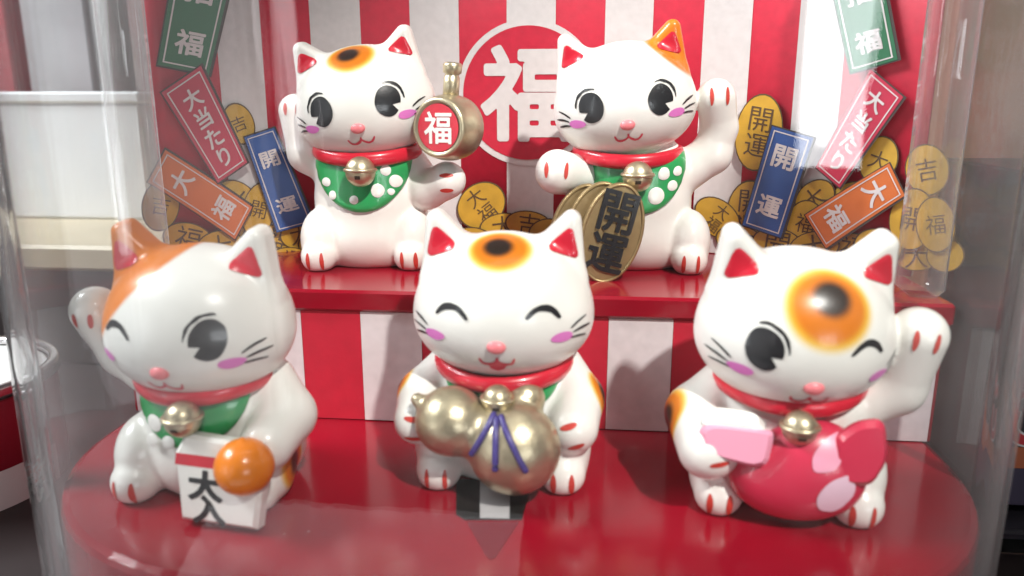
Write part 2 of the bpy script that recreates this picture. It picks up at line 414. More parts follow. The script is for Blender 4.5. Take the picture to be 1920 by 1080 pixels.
def polygonise(f, lo, hi, h):
    """surface nets"""
    lo = np.array(lo, float); n = np.ceil((np.array(hi)-lo)/h).astype(int)+1
    ax = [lo[i]+h*np.arange(n[i]) for i in range(3)]
    G = np.stack(np.meshgrid(*ax, indexing='ij'), -1)
    D = np.concatenate([f(b.reshape(-1, 3)) for b in np.array_split(G, max(1, n[0]//12), axis=0)]).reshape(n)
    c = np.zeros(n-1); w_ = np.zeros((*(n-1), 3)); s = D < 0
    for axis in range(3):
        o = [a for a in range(3) if a != axis]
        sl0 = [slice(None)]*3; sl1 = [slice(None)]*3; sl0[axis] = slice(0, -1); sl1[axis] = slice(1, None)
        d0, d1 = D[tuple(sl0)], D[tuple(sl1)]; cr = (d0 < 0) != (d1 < 0)
        t = np.where(cr, d0/np.where(cr, d0-d1, 1), 0)
        pos = G[tuple(sl0)].copy(); pos[..., axis] += t*h
        for i in (0, 1):
            for j in (0, 1):
                sl = [slice(None)]*3
                sl[o[0]] = slice(i, n[o[0]]-1+i); sl[o[1]] = slice(j, n[o[1]]-1+j)
                m_ = cr[tuple(sl)]; c += m_; w_ += np.where(m_[..., None], pos[tuple(sl)], 0)
    act = c > 0; ids = -np.ones(n-1, int); ids[act] = np.arange(act.sum())
    V = w_[act]/c[act][:, None]; Fc = []
    for axis in range(3):
        o1, o2 = (axis+1) % 3, (axis+2) % 3
        sl0 = [slice(1, -1)]*3; sl1 = [slice(1, -1)]*3; sl0[axis] = slice(0, -1); sl1[axis] = slice(1, None)
        a, b = s[tuple(sl0)], s[tuple(sl1)]
        for flip, mk in ((False, a & ~b), (True, ~a & b)):
            I = np.argwhere(mk)
            if not len(I): continue
            for k in range(3):
                if k != axis: I[:, k] += 1
            def cell(e1, e2):
                J = I.copy(); J[:, o1] -= e1; J[:, o2] -= e2; return ids[J[:, 0], J[:, 1], J[:, 2]]
            q = np.stack([cell(1, 1), cell(0, 1), cell(0, 0), cell(1, 0)], 1)
            Fc.append(q[:, ::-1] if flip else q)
    Fc = np.concatenate(Fc)
    for _ in range(2):
        g = grad(f, V); V = V-g*f(V)[:, None]*.8
    return V, Fc
def big_mesh(name, V, Fc, m, parent, color=None):
    me = bpy.data.meshes.new(name)
    me.vertices.add(len(V)); me.vertices.foreach_set('co', (V*S).ravel())
    me.loops.add(Fc.size); me.loops.foreach_set('vertex_index', Fc.ravel().astype(np.int32))
    me.polygons.add(len(Fc)); me.polygons.foreach_set('loop_start', np.arange(0, Fc.size, 4, dtype=np.int32))
    me.update(calc_edges=True); me.validate()
    if color is not None:
        a = me.attributes.new('Paint', 'FLOAT_COLOR', 'POINT')
        a.data.foreach_set('color', np.concatenate([color, np.ones((len(V), 1))], 1).ravel())
    return link(name, me, m, parent)
def project(f, O, W, tmax=6):
    W = np.array(W, float)/np.linalg.norm(W); t = np.zeros(len(O)); P = O.copy()
    for _ in range(70):
        d = f(P); t = np.minimum(t+d*.8, tmax); P = O+W*t[:, None]
    return P
def decal(name, poly, m, parent, f, frame, eps=.012, step=.05, pillow=0, skirt=False):
    """paint a 2D outline on a surface: frame = (origin, u, v), cast along u x v reversed"""
    poly = np.array(poly, float); k_ = np.arange(len(poly)); ph = random.random()*6
    poly = poly+.004*np.stack([np.sin(k_*.45+ph)+.3*np.sin(k_*1.1+ph), np.cos(k_*.5+ph)], 1)   # unsteady brush edge
    V2, Fc = tri2d(poly, step)
    o, u, v = [np.array(a, float) for a in frame]; wdir = -np.cross(u, v)
    O = o+V2[:, :1]*u+V2[:, 1:]*v
    P = project(f, O, wdir); N = grad(f, P)
    off = np.full(len(P), eps)
    if pillow:
        dd = edge_dist(np.asarray(poly), V2); off = eps+pillow*np.sqrt(np.clip(dd/(pillow*1.6), 0, 1)*(2-np.clip(dd/(pillow*1.6), 0, 1)))
    return mesh(name, P+N*off[:, None], Fc, m, parent)

# ------------------------------------------------------------------ setting
tag(box('counter', (-60, -11.2, -3.2), (60, 30, -2.2), 'dark_shelf', bev=.1), kind='structure')
tag(box('back_panel', (-60, 30, -3.2), (60, 31, 60), 'panel_dark', bev=.1), kind='structure')

# ------------------------------------------------------------------ display base (red stepped stand)
def rrect(W, y0, y1, r, rb, n=14):
    pts = []
    for cx, cy_, rr, a0 in ((W-r, y0+r, r, -90), (W-rb, y1-rb, rb, 0), (-(W-rb), y1-rb, rb, 90), (-(W-r), y0+r, r, 180)):
        for i in range(n+1):
            a = math.radians(a0+90*i/n); pts.append((cx+rr*math.cos(a), cy_+rr*math.sin(a)))
    return np.array(pts)
def extrude_plan(name, levels, m, parent, cap0=True, cap1=True, smooth=False):
    V = []; Fc = []; n = len(levels[0][0])
    for pl, z in levels: V += [(p[0], p[1], z) for p in pl]
    for j in range(len(levels)-1):
        for i in range(n):
            k = (i+1) % n; Fc.append([j*n+i, j*n+k, (j+1)*n+k, (j+1)*n+i])
    if cap0: Fc.append(list(range(n))[::-1])
    if cap1: Fc.append([(len(levels)-1)*n+i for i in range(n)])
    return mesh(name, V, Fc, m, parent, smooth)
stand = tag(empty('display_stand', (0, 0, -2.2)), 'glossy red stepped display stand with striped white panels under the cat figurines', 'display stand')
Z0 = 2.2                                     # stand-local height of the lower floor
def P2(W, y0, y1, r, rb): return rrect(W, y0, y1, r, rb)
extrude_plan('floor_plate', [(P2(7.1, -4.95, 4.7, 4.05, 1), 0), (P2(7.1, -4.95, 4.7, 4.05, 1), Z0-.12), (P2(7.07, -4.92, 4.67, 4.02, .97), Z0-.04), (P2(6.98, -4.83, 4.58, 3.93, .9), Z0)], 'red_plastic', stand)
def blk(W, y0, y1, c=.02):
    return np.array([(-W, y0), (W, y0), (W, y1), (-W, y1)], float)
SH = 2.45
V, Fc = box_vf((-7.12, 0, Z0+.004), (7.12, 4.55, Z0+2.06), .02); mesh('riser_block', V, Fc, 'red_plastic', stand, False)
V, Fc = box_vf((-7.2, -.10, Z0+2.064), (7.2, 4.6, Z0+SH), .05); mesh('shelf_top', V, Fc, 'red_plastic', stand, False)
sw = 1.085
for k in range(-3, 4):
    x0 = (2*k-.5)*sw; x1 = (2*k+.5)*sw
    V, Fc = box_vf((x0, -.02, Z0+.02), (x1, -.002, Z0+2.05), .004); mesh('white_stripe', V, Fc, 'paper_white', stand, False)
for k in range(-3, 3):
    x0 = (2*k+.5)*sw+.006; x1 = (2*k+1.5)*sw-.006
    V, Fc = box_vf((x0, -.014, Z0+.02), (x1, -.002, Z0+2.05), .004); mesh('red_stripe', V, Fc, 'paper_red', stand, False)
# flat dark patch with grey strip and arrow laid on the floor
def floor_poly(name, px, m, z, parent, th=.01):
    pts = [onz(*p, 0)[:2] for p in px]; n = len(pts)
    V = [(p[0], p[1], z) for p in pts]+[(p[0], p[1], z+th) for p in pts]
    Fc = [list(range(n))[::-1], [n+i for i in range(n)]]+[[i, (i+1) % n, n+(i+1) % n, n+i] for i in range(n)]
    A = sum(pts[i-1][0]*pts[i][1]-pts[i][0]*pts[i-1][1] for i in range(n))
    if A < 0: Fc = [f[::-1] for f in Fc]
    return mesh(name, V, Fc, m, parent, False)
sl = floor_poly('floor_patch', [(856, 900), (1000, 900), (978, 976), (872, 976), (855, 966)], 'dark_plastic', Z0+.004, stand)
floor_poly('patch_strip', [(900, 900), (957, 900), (955, 975), (900, 974)], 'strip', Z0+.02, sl)
floor_poly('arrow_mark', [(876, 980), (972, 980), (928, 1046), (920, 1050), (912, 1044)], 'arrow_red', Z0+.004, stand)

# ------------------------------------------------------------------ backdrop card
CY = 4.35
def cardy(x): return CY-.0085*np.abs(x)**2.85
def oncard(px, py):
    d = ray(px, py); lo, hi = 10.0, 22.0
    for _ in range(50):
        t = (lo+hi)/2; p = CAM+d*t/d[1]*1.0
        if p[1] < cardy(p[0]): lo = t
        else: hi = t
    return np.array([p[0], p[2]])
backdrop = tag(empty('backdrop_card', (0, CY, SH)), 'curved red and white striped backdrop card printed with tags and gold coins', 'backdrop')
def card_mesh(name, V2, Fc, m, parent, off, th=.006):
    V2 = np.asarray(V2, float); y = cardy(V2[:, 0])
    sl_ = (cardy(V2[:, 0]+.01)-cardy(V2[:, 0]-.01))/.02; nrm = 1/np.sqrt(1+sl_**2)
    F3 = np.stack([V2[:, 0]+sl_*nrm*off, y-nrm*off-CY, V2[:, 1]-SH], 1)
    return mesh(name, F3, Fc, m, parent, True)
def grid2(lo, hi, nx, nz):
    xs = np.linspace(lo[0], hi[0], nx+1); zs = np.linspace(lo[1], hi[1], nz+1)
    V = [(x, z) for z in zs for x in xs]; Fc = [[j*(nx+1)+i, j*(nx+1)+i+1, (j+1)*(nx+1)+i+1, (j+1)*(nx+1)+i] for j in range(nz) for i in range(nx)]
    return np.array(V), Fc
ZT = 10.5; XW = 7.25
V2, Fc = grid2((-XW, SH+.01), (XW, ZT), 80, 2)
cb = card_mesh('card_sheet', V2, Fc, 'card_red', backdrop, 0)
sm = cb.modifiers.new('thickness', 'SOLIDIFY'); sm.thickness = .06*S; sm.offset = -1
edges = [oncard(p, 30)[0] for p in (402, 487, 580, 675, 768, 860, 950, 1042, 1135, 1225, 1320, 1411, 1500, 1590)]
wh = [(edges[i], edges[i+1]) for i in range(0, len(edges), 2)]
wh = [(-7.2, wh[0][0]-1.02)] + wh + [(wh[-1][1]+.9, 7.2)] if wh[0][0]-1.02 > -7.2 else wh
for a, b in wh:
    if b-a < .05: continue
    V2, Fc = grid2((a, SH+.02), (b, ZT-.02), 8, 2); card_mesh('white_stripe', V2, Fc, 'card_white', backdrop, .008)
cc = oncard(990, 176); rr_ = (oncard(990, 37)[1]-oncard(990, 312)[1])/2
tri = tri2d(ellipse(cc[0], cc[1], rr_+.0, rr_, n=72), .3); card_mesh('emblem_ring', *tri, 'card_white', backdrop, .018)
tri = tri2d(ellipse(cc[0], cc[1], rr_*.915, rr_*.915, n=72), .3); dsc = card_mesh('emblem_disc', *tri, 'card_red', backdrop, .028)
gV, gF = glyph('福', .03)
card_mesh('lettering', gV*np.array([1.9, 1.93])+cc+np.array([-.02, .0]), gF, 'card_white', dsc, .040)

def bil(Q, uv):
    u, v = uv[:, :1], uv[:, 1:]
    return Q[0]*(1-u)*(1-v)+Q[1]*u*(1-v)+Q[2]*u*v+Q[3]*(1-u)*v
def tag_part(px, text, m, lift, spans=None, bold=.026):
    Q = np.array([oncard(*p) for p in px]); c = Q.mean(0)
    wv = np.linalg.norm(Q[1]-Q[0]); hv = np.linalg.norm(Q[3]-Q[0]); ar = hv/wv
    uvg, Fg = grid2((0, 0), (1, 1), 4, 8)
    def piece(name, uv, Fc_, mm, par, off):
        V2_ = bil(Q, uv); a, b, d = V2_[Fc_[0][0]], V2_[Fc_[0][1]], V2_[Fc_[0][2]]
        if (b[0]-a[0])*(d[1]-a[1])-(b[1]-a[1])*(d[0]-a[0]) < 0: Fc_ = [f[::-1] for f in Fc_]
        return card_mesh(name, V2_, Fc_, mm, par, off)
    e = .045
    root = piece('fortune_tag', uvg, Fg, m, backdrop, lift+.022)
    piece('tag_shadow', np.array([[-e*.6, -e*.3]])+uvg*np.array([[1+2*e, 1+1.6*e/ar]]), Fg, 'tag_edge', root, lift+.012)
    o, t = .075, .03
    fr = [(o, o/ar), (1-o, o/ar), (1-o, 1-o/ar), (o, 1-o/ar)]; o2 = o+t
    fi = [(o2, o2/ar), (1-o2, o2/ar), (1-o2, 1-o2/ar), (o2, 1-o2/ar)]
    uv = []; Fr = []
    for s_ in range(4):
        for i in range(6):
            tt = i/6; a = np.array(fr[s_])*(1-tt)+np.array(fr[(s_+1) % 4])*tt; b = np.array(fi[s_])*(1-tt)+np.array(fi[(s_+1) % 4])*tt
            uv += [a, b]
    nn = len(uv)//2
    Fr = [[2*i, 2*((i+1) % nn), 2*((i+1) % nn)+1, 2*i+1] for i in range(nn)]
    piece('border_line', np.array(uv), Fr, 'card_white', root, lift+.032)
    for i, ch in enumerate(text):
        gv, gf = glyph(ch, bold); sz = (spans[1] if spans else .52); p0, p1 = (spans[2] if spans else (.24, .74))
        vc = p0+(p1-p0)*(i/max(1, len(text)-1))
        uv = np.stack([.5+gv[:, 0]*sz, vc-gv[:, 1]*sz*(spans[0] if spans else 1)/ar], 1)
        piece('lettering', uv, gf, 'card_white', root, lift+.034)
def coin_part(cx, cy_, rx, ry, deg, text, lift):
    a = math.radians(deg)
    pol = ellipse(cx, cy_, rx, ry, a, 28); pol = np.array([oncard(*p) for p in pol])[::-1]
    tr_ = tri2d(pol, .25); c = pol.mean(0); big = c+(pol-c)*(1+2.6/np.mean([rx, ry]))
    root = card_mesh('printed_coin', *tr_, 'coin_print', backdrop, lift+.012)
    card_mesh('outline', *tri2d(big, .25), 'brown_line', root, lift+.006)
    n = len(text)
    for i, ch in enumerate(text):
        gv, gf = glyph(ch, 0.0); sz = min(rx*1.05, ry*1.7/max(n, 1))
        lv = gv*sz*np.array([1, -1])+np.array([0, (i-(n-1)/2)*sz*1.08])
        R2 = np.array([[math.cos(a), -math.sin(a)], [math.sin(a), math.cos(a)]])
        V2_ = np.array([oncard(*(np.array([cx, cy_])+R2@q)) for q in lv])
        a_, b_, d_ = V2_[gf[0][0]], V2_[gf[0][1]], V2_[gf[0][2]]
        g2 = gf if (b_[0]-a_[0])*(d_[1]-a_[1])-(b_[1]-a_[1])*(d_[0]-a_[0]) > 0 else [f[::-1] for f in gf]
        card_mesh('lettering', V2_, g2, 'brown_line', root, lift+.020)
coins = [(330, 330, 40, 30, 20, '大'), (300, 385, 34, 46, 10, '吉'), (447, 232, 27, 38, -22, '吉'), (443, 376, 44, 33, 38, '大'), (484, 392, 30, 50, 14, '開'),
         (350, 448, 46, 30, 12, '福'), (410, 462, 44, 30, -10, '大'), (470, 452, 42, 30, 25, '開'), (520, 452, 44, 28, 18, '福'), (562, 438, 36, 26, -12, '大'),
         (600, 462, 40, 26, 10, '吉'), (480, 490, 46, 22, 0, ''), (550, 486, 44, 22, 8, '運'),
         (1425, 248, 43, 70, 10, '開運'), (1404, 400, 40, 60, 6, '開運'), (1346, 408, 46, 32, 38, '大福'), (1390, 452, 46, 28, 14, '吉'),
         (1530, 372, 40, 30, -40, '大'), (1512, 418, 34, 42, 12, '福'), (1460, 456, 46, 28, 10, '開'), (1530, 462, 46, 28, -8, '大'), (1600, 466, 46, 28, 8, '福'),
         (1590, 372, 40, 26, -30, ''), (1650, 300, 34, 44, 20, '大'), (1742, 318, 40, 46, -10, '吉'), (1650, 462, 44, 32, 14, '運'), (1715, 410, 42, 56, 8, '開'), (1760, 420, 36, 50, -6, '福'), (1720, 480, 42, 26, 0, '大'), (1775, 478, 34, 30, 0, ''),
         (903, 384, 46, 39, -38, '大福'), (944, 424, 42, 24, -6, '大'), (992, 420, 42, 24, 8, '吉'), (1030, 436, 36, 26, 0, ''), (885, 452, 38, 26, 0, '')]
for i, c in enumerate(coins): coin_part(*c, .03+.014*(i % 7))
LB = .16
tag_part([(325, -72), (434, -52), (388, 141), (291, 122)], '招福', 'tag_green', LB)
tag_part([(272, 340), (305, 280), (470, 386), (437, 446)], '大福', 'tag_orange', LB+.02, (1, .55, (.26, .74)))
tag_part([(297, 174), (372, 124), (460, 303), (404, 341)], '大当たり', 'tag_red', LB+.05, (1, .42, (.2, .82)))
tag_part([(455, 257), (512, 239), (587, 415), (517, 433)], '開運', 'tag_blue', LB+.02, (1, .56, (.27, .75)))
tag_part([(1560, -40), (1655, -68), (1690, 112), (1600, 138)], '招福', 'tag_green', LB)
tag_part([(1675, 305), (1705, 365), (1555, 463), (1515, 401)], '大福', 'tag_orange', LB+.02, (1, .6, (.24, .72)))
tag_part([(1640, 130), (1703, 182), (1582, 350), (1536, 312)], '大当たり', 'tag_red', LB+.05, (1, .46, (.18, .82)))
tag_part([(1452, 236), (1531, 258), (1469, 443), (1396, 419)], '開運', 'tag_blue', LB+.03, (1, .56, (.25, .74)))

# ------------------------------------------------------------------ cat figurines
WHITE = np.array([.82, .805, .755])
def sstep(a, b, x): t = np.clip((x-a)/(b-a), 0, 1); return t*t*(3-2*t)
def spot_paint(col, d, core=.42, dark=(.022, .016, .012), mid=(.62, .17, .008), rim=(.78, .50, .05)):
    """air-brushed spot, d = distance / radius"""
    def over(c, m_): return c*(1-m_[:, None])+m_[:, None]
    for cl, a, b in ((rim, .86, 1.12), (mid, .70, .98), (dark, core-.10, core+.16)):
        m_ = (1-sstep(a, b, d))[:, None]; col = col*(1-m_)+np.array(cl)*m_
    return col
def make_cat(name, label, loc, rz, hc, tilt, hyaw, hpitch, arms, face, props, patch=None, spots=(), headspot=None, feet=None, bib=True, dots=(), collar=True, bell=True):
    root = tag(empty(name, loc, rz), label, 'cat figurine', 'five lucky cat figurines in the case')
    RH = rot('z', hyaw)@rot('y', tilt)@rot('x', hpitch); hc = np.array(hc)
    feet = feet or [(-.93, -.48), (.93, -.48)]
    bz = face.get('bz', 1.0)
    BL_ = [('ell', (0, .15, .95*bz), (1.12, .98, 1.2*bz), 0), ('ell', (0, .1, 1.5*bz), (1.04, .82, .5), .25), ('ell', (0, .2, .5), (1.25, 1.02, .75), .25)]
    for fx, fy in feet:
        BL_ += [('ell', (fx, fy+.15, .55), (.42, .55, .62), .10), ('cap', (fx, fy+.1, .30), (fx, fy-.22, .27), .37, .34, .06)]
    for chain in arms:
        for a, b in zip(chain[:-1], chain[1:]):
            BL_.append(('cap', a[:3], b[:3], a[3], b[3], .10))
    EZ = face.get('ear_drop', 0)
    def f_head(Q):
        d = d_ell(Q, (0, 0, .03), (1.30, 1.14, 1.04)); d = smin(d, d_ell(Q, (0, -.06, -.2), (1.32, 1.10, .86)), .2)
        for s in (-1, 1):
            e = d_tri(np.stack([Q[:, 0]*s, Q[:, 2]], 1), (.50, .76), (1.07, .44), (.99, 1.24-EZ)); ey = np.abs(Q[:, 1]-.04)-.10
            e = np.minimum(np.maximum(e, ey), 0)+np.sqrt(np.maximum(e, 0)**2+np.maximum(ey, 0)**2)-.145; d = smin(d, e, .15)
        return d
    def f(Pn):
        d = prims(Pn, BL_); h = f_head((Pn-hc)@RH); d = smin(d, h, .05)
        return smax(d, -Pn[:, 2]+.0, .06)
    allp = np.array([p[i] for p in BL_ for i in (1, 2) if p[0] == 'cap'])
    lo = np.minimum(np.array([-1.6, -1.3, -.1]), allp.min(0)-.55); hi = np.maximum(np.array([1.6, 1.4, hc[2]+1.6]), allp.max(0)+.55); lo[2] = -.1
    lo[0] = min(lo[0], hc[0]-1.55); hi[0] = max(hi[0], hc[0]+1.55); lo[1] = min(lo[1], hc[1]-1.3)
    V, Fc = polygonise(f, lo, hi, .042)
    Q = (V-hc)@RH; col = np.tile(WHITE, (len(V), 1)); ish = f_head(Q) < .03
    if patch is not None:
        n, c0, curve = patch; q = Q[:, 0]*n[0]+Q[:, 2]*n[1]-c0+curve*(Q[:, 0]*n[1]-Q[:, 2]*n[0])**2
        m_ = (sstep(-.03, .03, q)*ish)[:, None]; col = col*(1-m_)+np.array([.72, .20, .015])*m_
    if headspot is not None:
        c, r, core, shift = headspot; dn = np.array([c[0], -1.0, c[1]])
        pc = project(f_head, np.array([[c[0]*3.0, -3.0*c[2], c[1]*3.0]]), (-c[0], c[2], -c[1]))[0]
        g = np.linalg.norm((Q-pc)*np.array([1, 1, 1]), axis=1)/r
        g2 = np.linalg.norm(Q-(pc+np.array(shift)), axis=1)/r
        cc_ = spot_paint(col, g, -1); m_ = (1-sstep(core-.13, core+.13, g2))[:, None]; cc_ = cc_*(1-m_)+np.array([.022, .014, .01])*m_
        col = np.where(ish[:, None], cc_, col)
    for c, r in spots:
        g = np.linalg.norm((V-np.array(c))/np.array(r), axis=1); col = spot_paint(col, g, .45)
    big_mesh('body', V, Fc, 'vinyl', root, col)
    HF = (hc+RH@np.array([0, -3.0, 0]), RH@np.array([1.0, 0, 0]), RH@np.array([0, 0, 1.0]))
    BF = (np.array([0, -3.0, 0]), np.array([1.0, 0, 0]), np.array([0, 0, 1.0]))
    fh = lambda P_: f_head((P_-hc)@RH)
    for s in (-1, 1):
        pol = np.array([(.62, .88), (1.0, 1.22-EZ), (1.12, .70)])
        for _ in range(3):
            Nx = np.roll(pol, -1, 0); pol = np.stack([pol*.86+Nx*.14, pol*.14+Nx*.86], 1).reshape(-1, 2)
        pol = pol*np.array([s, 1])
        o_ = decal('inner_ear', pol, 'red_paint', root, fh, HF, .012, .05, .012)
    # face
    for s, kind, wedge in face['eyes']:
        cx, cz = s*.63, face.get('ez', .10)
        if kind == 'open':
            k = wedge; rx, rz = .222, .268
            t = np.linspace(math.radians(-14), math.radians(-46+360), 40)
            pm = np.stack([cx-k*.02+k*np.cos(t)*rx, cz+np.sin(t)*rz], 1)
            pm = np.concatenate([pm, [(cx-k*.02+k*.075, cz-.075)]])
            e = decal('eye', pm, 'black', root, fh, HF, .012, .05)
            t2 = np.linspace(math.radians(108), math.radians(-2), 14)
            arc = np.stack([cx-k*.02+k*np.cos(t2)*(rx+.055), cz+.015+np.sin(t2)*(rz+.04)], 1)
            decal('eyelash', stroke(arc, .045, 3, .2), 'black', e, fh, HF, .012, .05)
        else:
            arc = [(cx-.23, cz+.02), (cx-.12, cz+.12), (cx+.0, cz+.15), (cx+.12, cz+.11), (cx+.23, cz-.01)]
            decal('closed_eye', stroke(arc, .085, 6, .35), 'black', root, fh, HF, .012, .05)
        bl = ellipse(s*.885, -.25, .15, .075, s*.05, 24); decal('cheek_blush', bl, 'blush', root, fh, HF, .012, .05)
        for (ax, az), (bx, bz) in (((1.0, -.14), (1.22, -.02)), ((1.03, -.21), (1.27, -.17)), ((1.0, -.28), (1.22, -.31))):
            decal('whisker', stroke([(s*ax, az), (s*(ax+bx)/2, (az+bz)/2+.015), (s*bx, bz)], .035, 4, .3), 'black', root, fh, HF, .012, .06)
    np_ = project(fh, (HF[0]+HF[2]*-.34)[None], -np.cross(HF[1], HF[2]))[0]
    nV, nF = lathe_vf([(.0001, -.09)]+[(.135*math.cos(a), .095*math.sin(a)) for a in np.linspace(-1.3, 1.3, 9)]+[(.0001, .09)], 20)
    nV = nV*np.array([1, .55, 1]); mesh('nose', nV@RH.T+np_, nF, 'pink_paint', root)
    for s in (-1, 1):
        decal('mouth_line', stroke([(0, -.50), (s*.02, -.57), (s*.11, -.62), (s*.20, -.60), (s*.245, -.52)], .042, 6, .45), 'mouth', root, fh, HF, .011 if s < 0 else .013, .05)
    if face.get('tongue'):
        decal('tongue', np.array([(-.14, -.605), (0, -.575), (.14, -.605), (.09, -.70), (.0, -.74), (-.09, -.70)]), 'mouth', root, fh, HF, .016, .05)
    # collar, bib, bell
    fb = f
    if collar:
        t = np.linspace(0, 2*math.pi, 64, endpoint=False)
        cz = face.get('collar_z', 1.72); crx, cry = face.get('collar_r', (.99, .90)); cyy = face.get('collar_y', -.02)
        ring = np.stack([hc[0]*.6+np.cos(t)*crx, cyy+np.sin(t)*cry, cz+.03*np.sin(t)+.10*np.abs(np.cos(t))**2], 1)
        tube('collar', ring, .135, 'red_paint', root, 12, .62, True)
    if bib:
        zc = face.get('collar_z', 1.72); bw, bh = face.get('bib', (1.0, .95))
        pol = np.concatenate([ellipse(0, zc-.02, bw, bh, 0, 26, math.pi, 2*math.pi), [(bw*.96, zc+.12), (0, zc+.02), (-bw*.96, zc+.12)]])
        fb_ = lambda P_: prims(P_, BL_[:3])
        b_ = decal('bib', pol, 'green', root, fb_, BF, .03, .06, .05)
        for x, z, r, a in dots:
            decal('bib_dot', ellipse(x, z, r*.86, r*.92, a, 18), 'white_vinyl_plain', b_, fb_, BF, .09, .05, .015)
    if bell:
        bx, by, bz, br = face.get('bell', (0, -1.02, 1.5, .27))
        be = mesh('bell', lathe_vf([(.0001, -br)]+[(br*math.cos(a), br*math.sin(a)) for a in np.linspace(-1.4, 1.4, 15)]+[(.0001, br)], 28)[0]+np.array([bx, by, bz]),
                  lathe_vf([(.0001, -br)]+[(br*math.cos(a), br*math.sin(a)) for a in np.linspace(-1.4, 1.4, 15)]+[(.0001, br)], 28)[1], 'gold', root)
        tt = np.linspace(0, 2*math.pi, 36, endpoint=False)
        tube('bell_band', np.stack([bx+np.cos(tt)*br*1.0, by+np.sin(tt)*br*1.0, np.full(36, bz+br*.12)], 1), .035, 'gold', be, 8, 1, True)
        fbe = lambda P_: d_ell(P_, (bx, by, bz), (br, br, br))
        decal('bell_slot', np.array([(bx-.05, bz-br*.42), (bx+.05, bz-br*.42), (bx+.05, bz-br*.2), (bx-.05, bz-br*.2)]), 'gold_dark', be, fbe, BF, .006, .05)
    ctx = dict(root=root, f=f, BF=BF, HF=HF, fh=fh, hc=hc, RH=RH, BL=BL_)
    # toe marks
    for fx, fy in feet:
        for dx in (-.13, .13):
            decal('toe_mark', ellipse(fx+dx, .22, .038, .17, 0, 16), 'toe_red', root, f, BF, .01, .06)
    props(ctx)
    return root
def paw_marks(ctx, c, ax, dist=.14, ln=.13, ang=0, wdt=.038):
    """two painted toe lines on a paw whose front looks along -y"""
    ca, sa = math.cos(ang), math.sin(ang)
    for s in (-1, 1):
        cx, cz = c[0]+s*dist*ca, c[1]+s*dist*sa
        decal('toe_mark', ellipse(cx, cz, wdt, ln, ang, 16), 'toe_red', ctx['root'], ctx['f'], ctx['BF'], .01, .06)

def solid_from(verts2, th, frame, name, m, parent, bev=.03):
    """extruded outline with a chamfered front: frame = (origin, u, v), front along -(v x u)"""
    o, u, v = [np.array(a, float) for a in frame]; n_ = np.cross(u, v); P = np.asarray(verts2, float); c = P.mean(0); k = len(P)
    ins = c+(P-c)*(1-bev/np.abs(P-c).max())
    L = [(P, 0), (P, th-bev), (ins, th)]
    V = [o+p[0]*u+p[1]*v+n_*h for pl, h in L for p in pl]
    Fc = [list(range(k))[::-1], [2*k+i for i in range(k)]]
    for j in range(2): Fc += [[j*k+i, j*k+(i+1) % k, (j+1)*k+(i+1) % k, (j+1)*k+i] for i in range(k)]
    return mesh(name, V, Fc, m, parent, False)
def flat_on(name, V2, Fc, h, frame, m, parent):
    o, u, v = [np.array(a, float) for a in frame]; n_ = np.cross(u, v)
    return mesh(name, o+V2[:, :1]*u+V2[:, 1:]*v+n_*h, Fc, m, parent, False)

# --- cat with gold gourd (middle of the floor)
def gourd_props(ctx):
    r = ctx['root']
    g = lambda c, rad: d_ell  # noqa
    def fg(P_):
        d = d_ell(P_, (-.66, -1.12, 1.22), (.52, .50, .50)); d = smin(d, d_ell(P_, (.24, -1.18, .86), (.66, .60, .66)), .22)
        d = smin(d, d_cap(P_, (.28, -.85, 1.35), (.36, -.8, 1.46), .36, .30), .08)
        d = smin(d, d_cap(P_, (-1.0, -1.1, 1.42), (-1.14, -1.1, 1.52), .14, .10), .06)
        return d
    V, Fc = polygonise(fg, (-1.5, -2, 0), (1.2, -.2, 2.1), .045)
    go = big_mesh('gold_gourd', V, Fc, 'gold', r)
    for pts in ([(-.02, 1.44), (-.16, 1.2), (-.32, .92)], [(.02, 1.42), (.03, 1.1), (.03, .80)], [(.08, 1.44), (.26, 1.15), (.44, .80)]):
        P_ = spline(pts, 8); O = np.stack([P_[:, 0], np.full(len(P_), -3.0), P_[:, 1]], 1)
        Q = project(fg, O, (0, 1, 0)); N = grad(fg, Q); tube('cord', Q+N*.015, .045, 'purple', go, 8)
    paw_marks(ctx, (-1.24, 1.04), None, .15, .13, math.pi/2); paw_marks(ctx, (1.06, 1.0), None, .16, .13, math.pi/2+.35)
make_cat('cat_figurine', 'white lucky cat with closed smiling eyes holding a gold gourd, standing on the floor', (.0, -1.54, 0), math.radians(1), (0, -.10, 2.72), 0, 0, math.radians(0),
         [[(-.85, .1, 1.62, .36), (-1.24, -.2, 1.25, .38), (-1.22, -.72, 1.05, .36)], [(.85, .1, 1.62, .38), (1.12, -.2, 1.25, .40), (1.06, -.7, 1.0, .38)]],
         dict(eyes=[(-1, 'closed', 1), (1, 'closed', 1)], ez=.04, tongue=True, bell=(0, -1.12, 1.56, .22), bib=(.84, .5)), gourd_props,
         headspot=((0.0, .86, .50), .47, .46, (-.03, -.0, .02)), spots=[((1.50, -.22, 1.36), (.30, .30, .44)), ((-1.60, -.2, 1.42), (.26, .3, .36))])

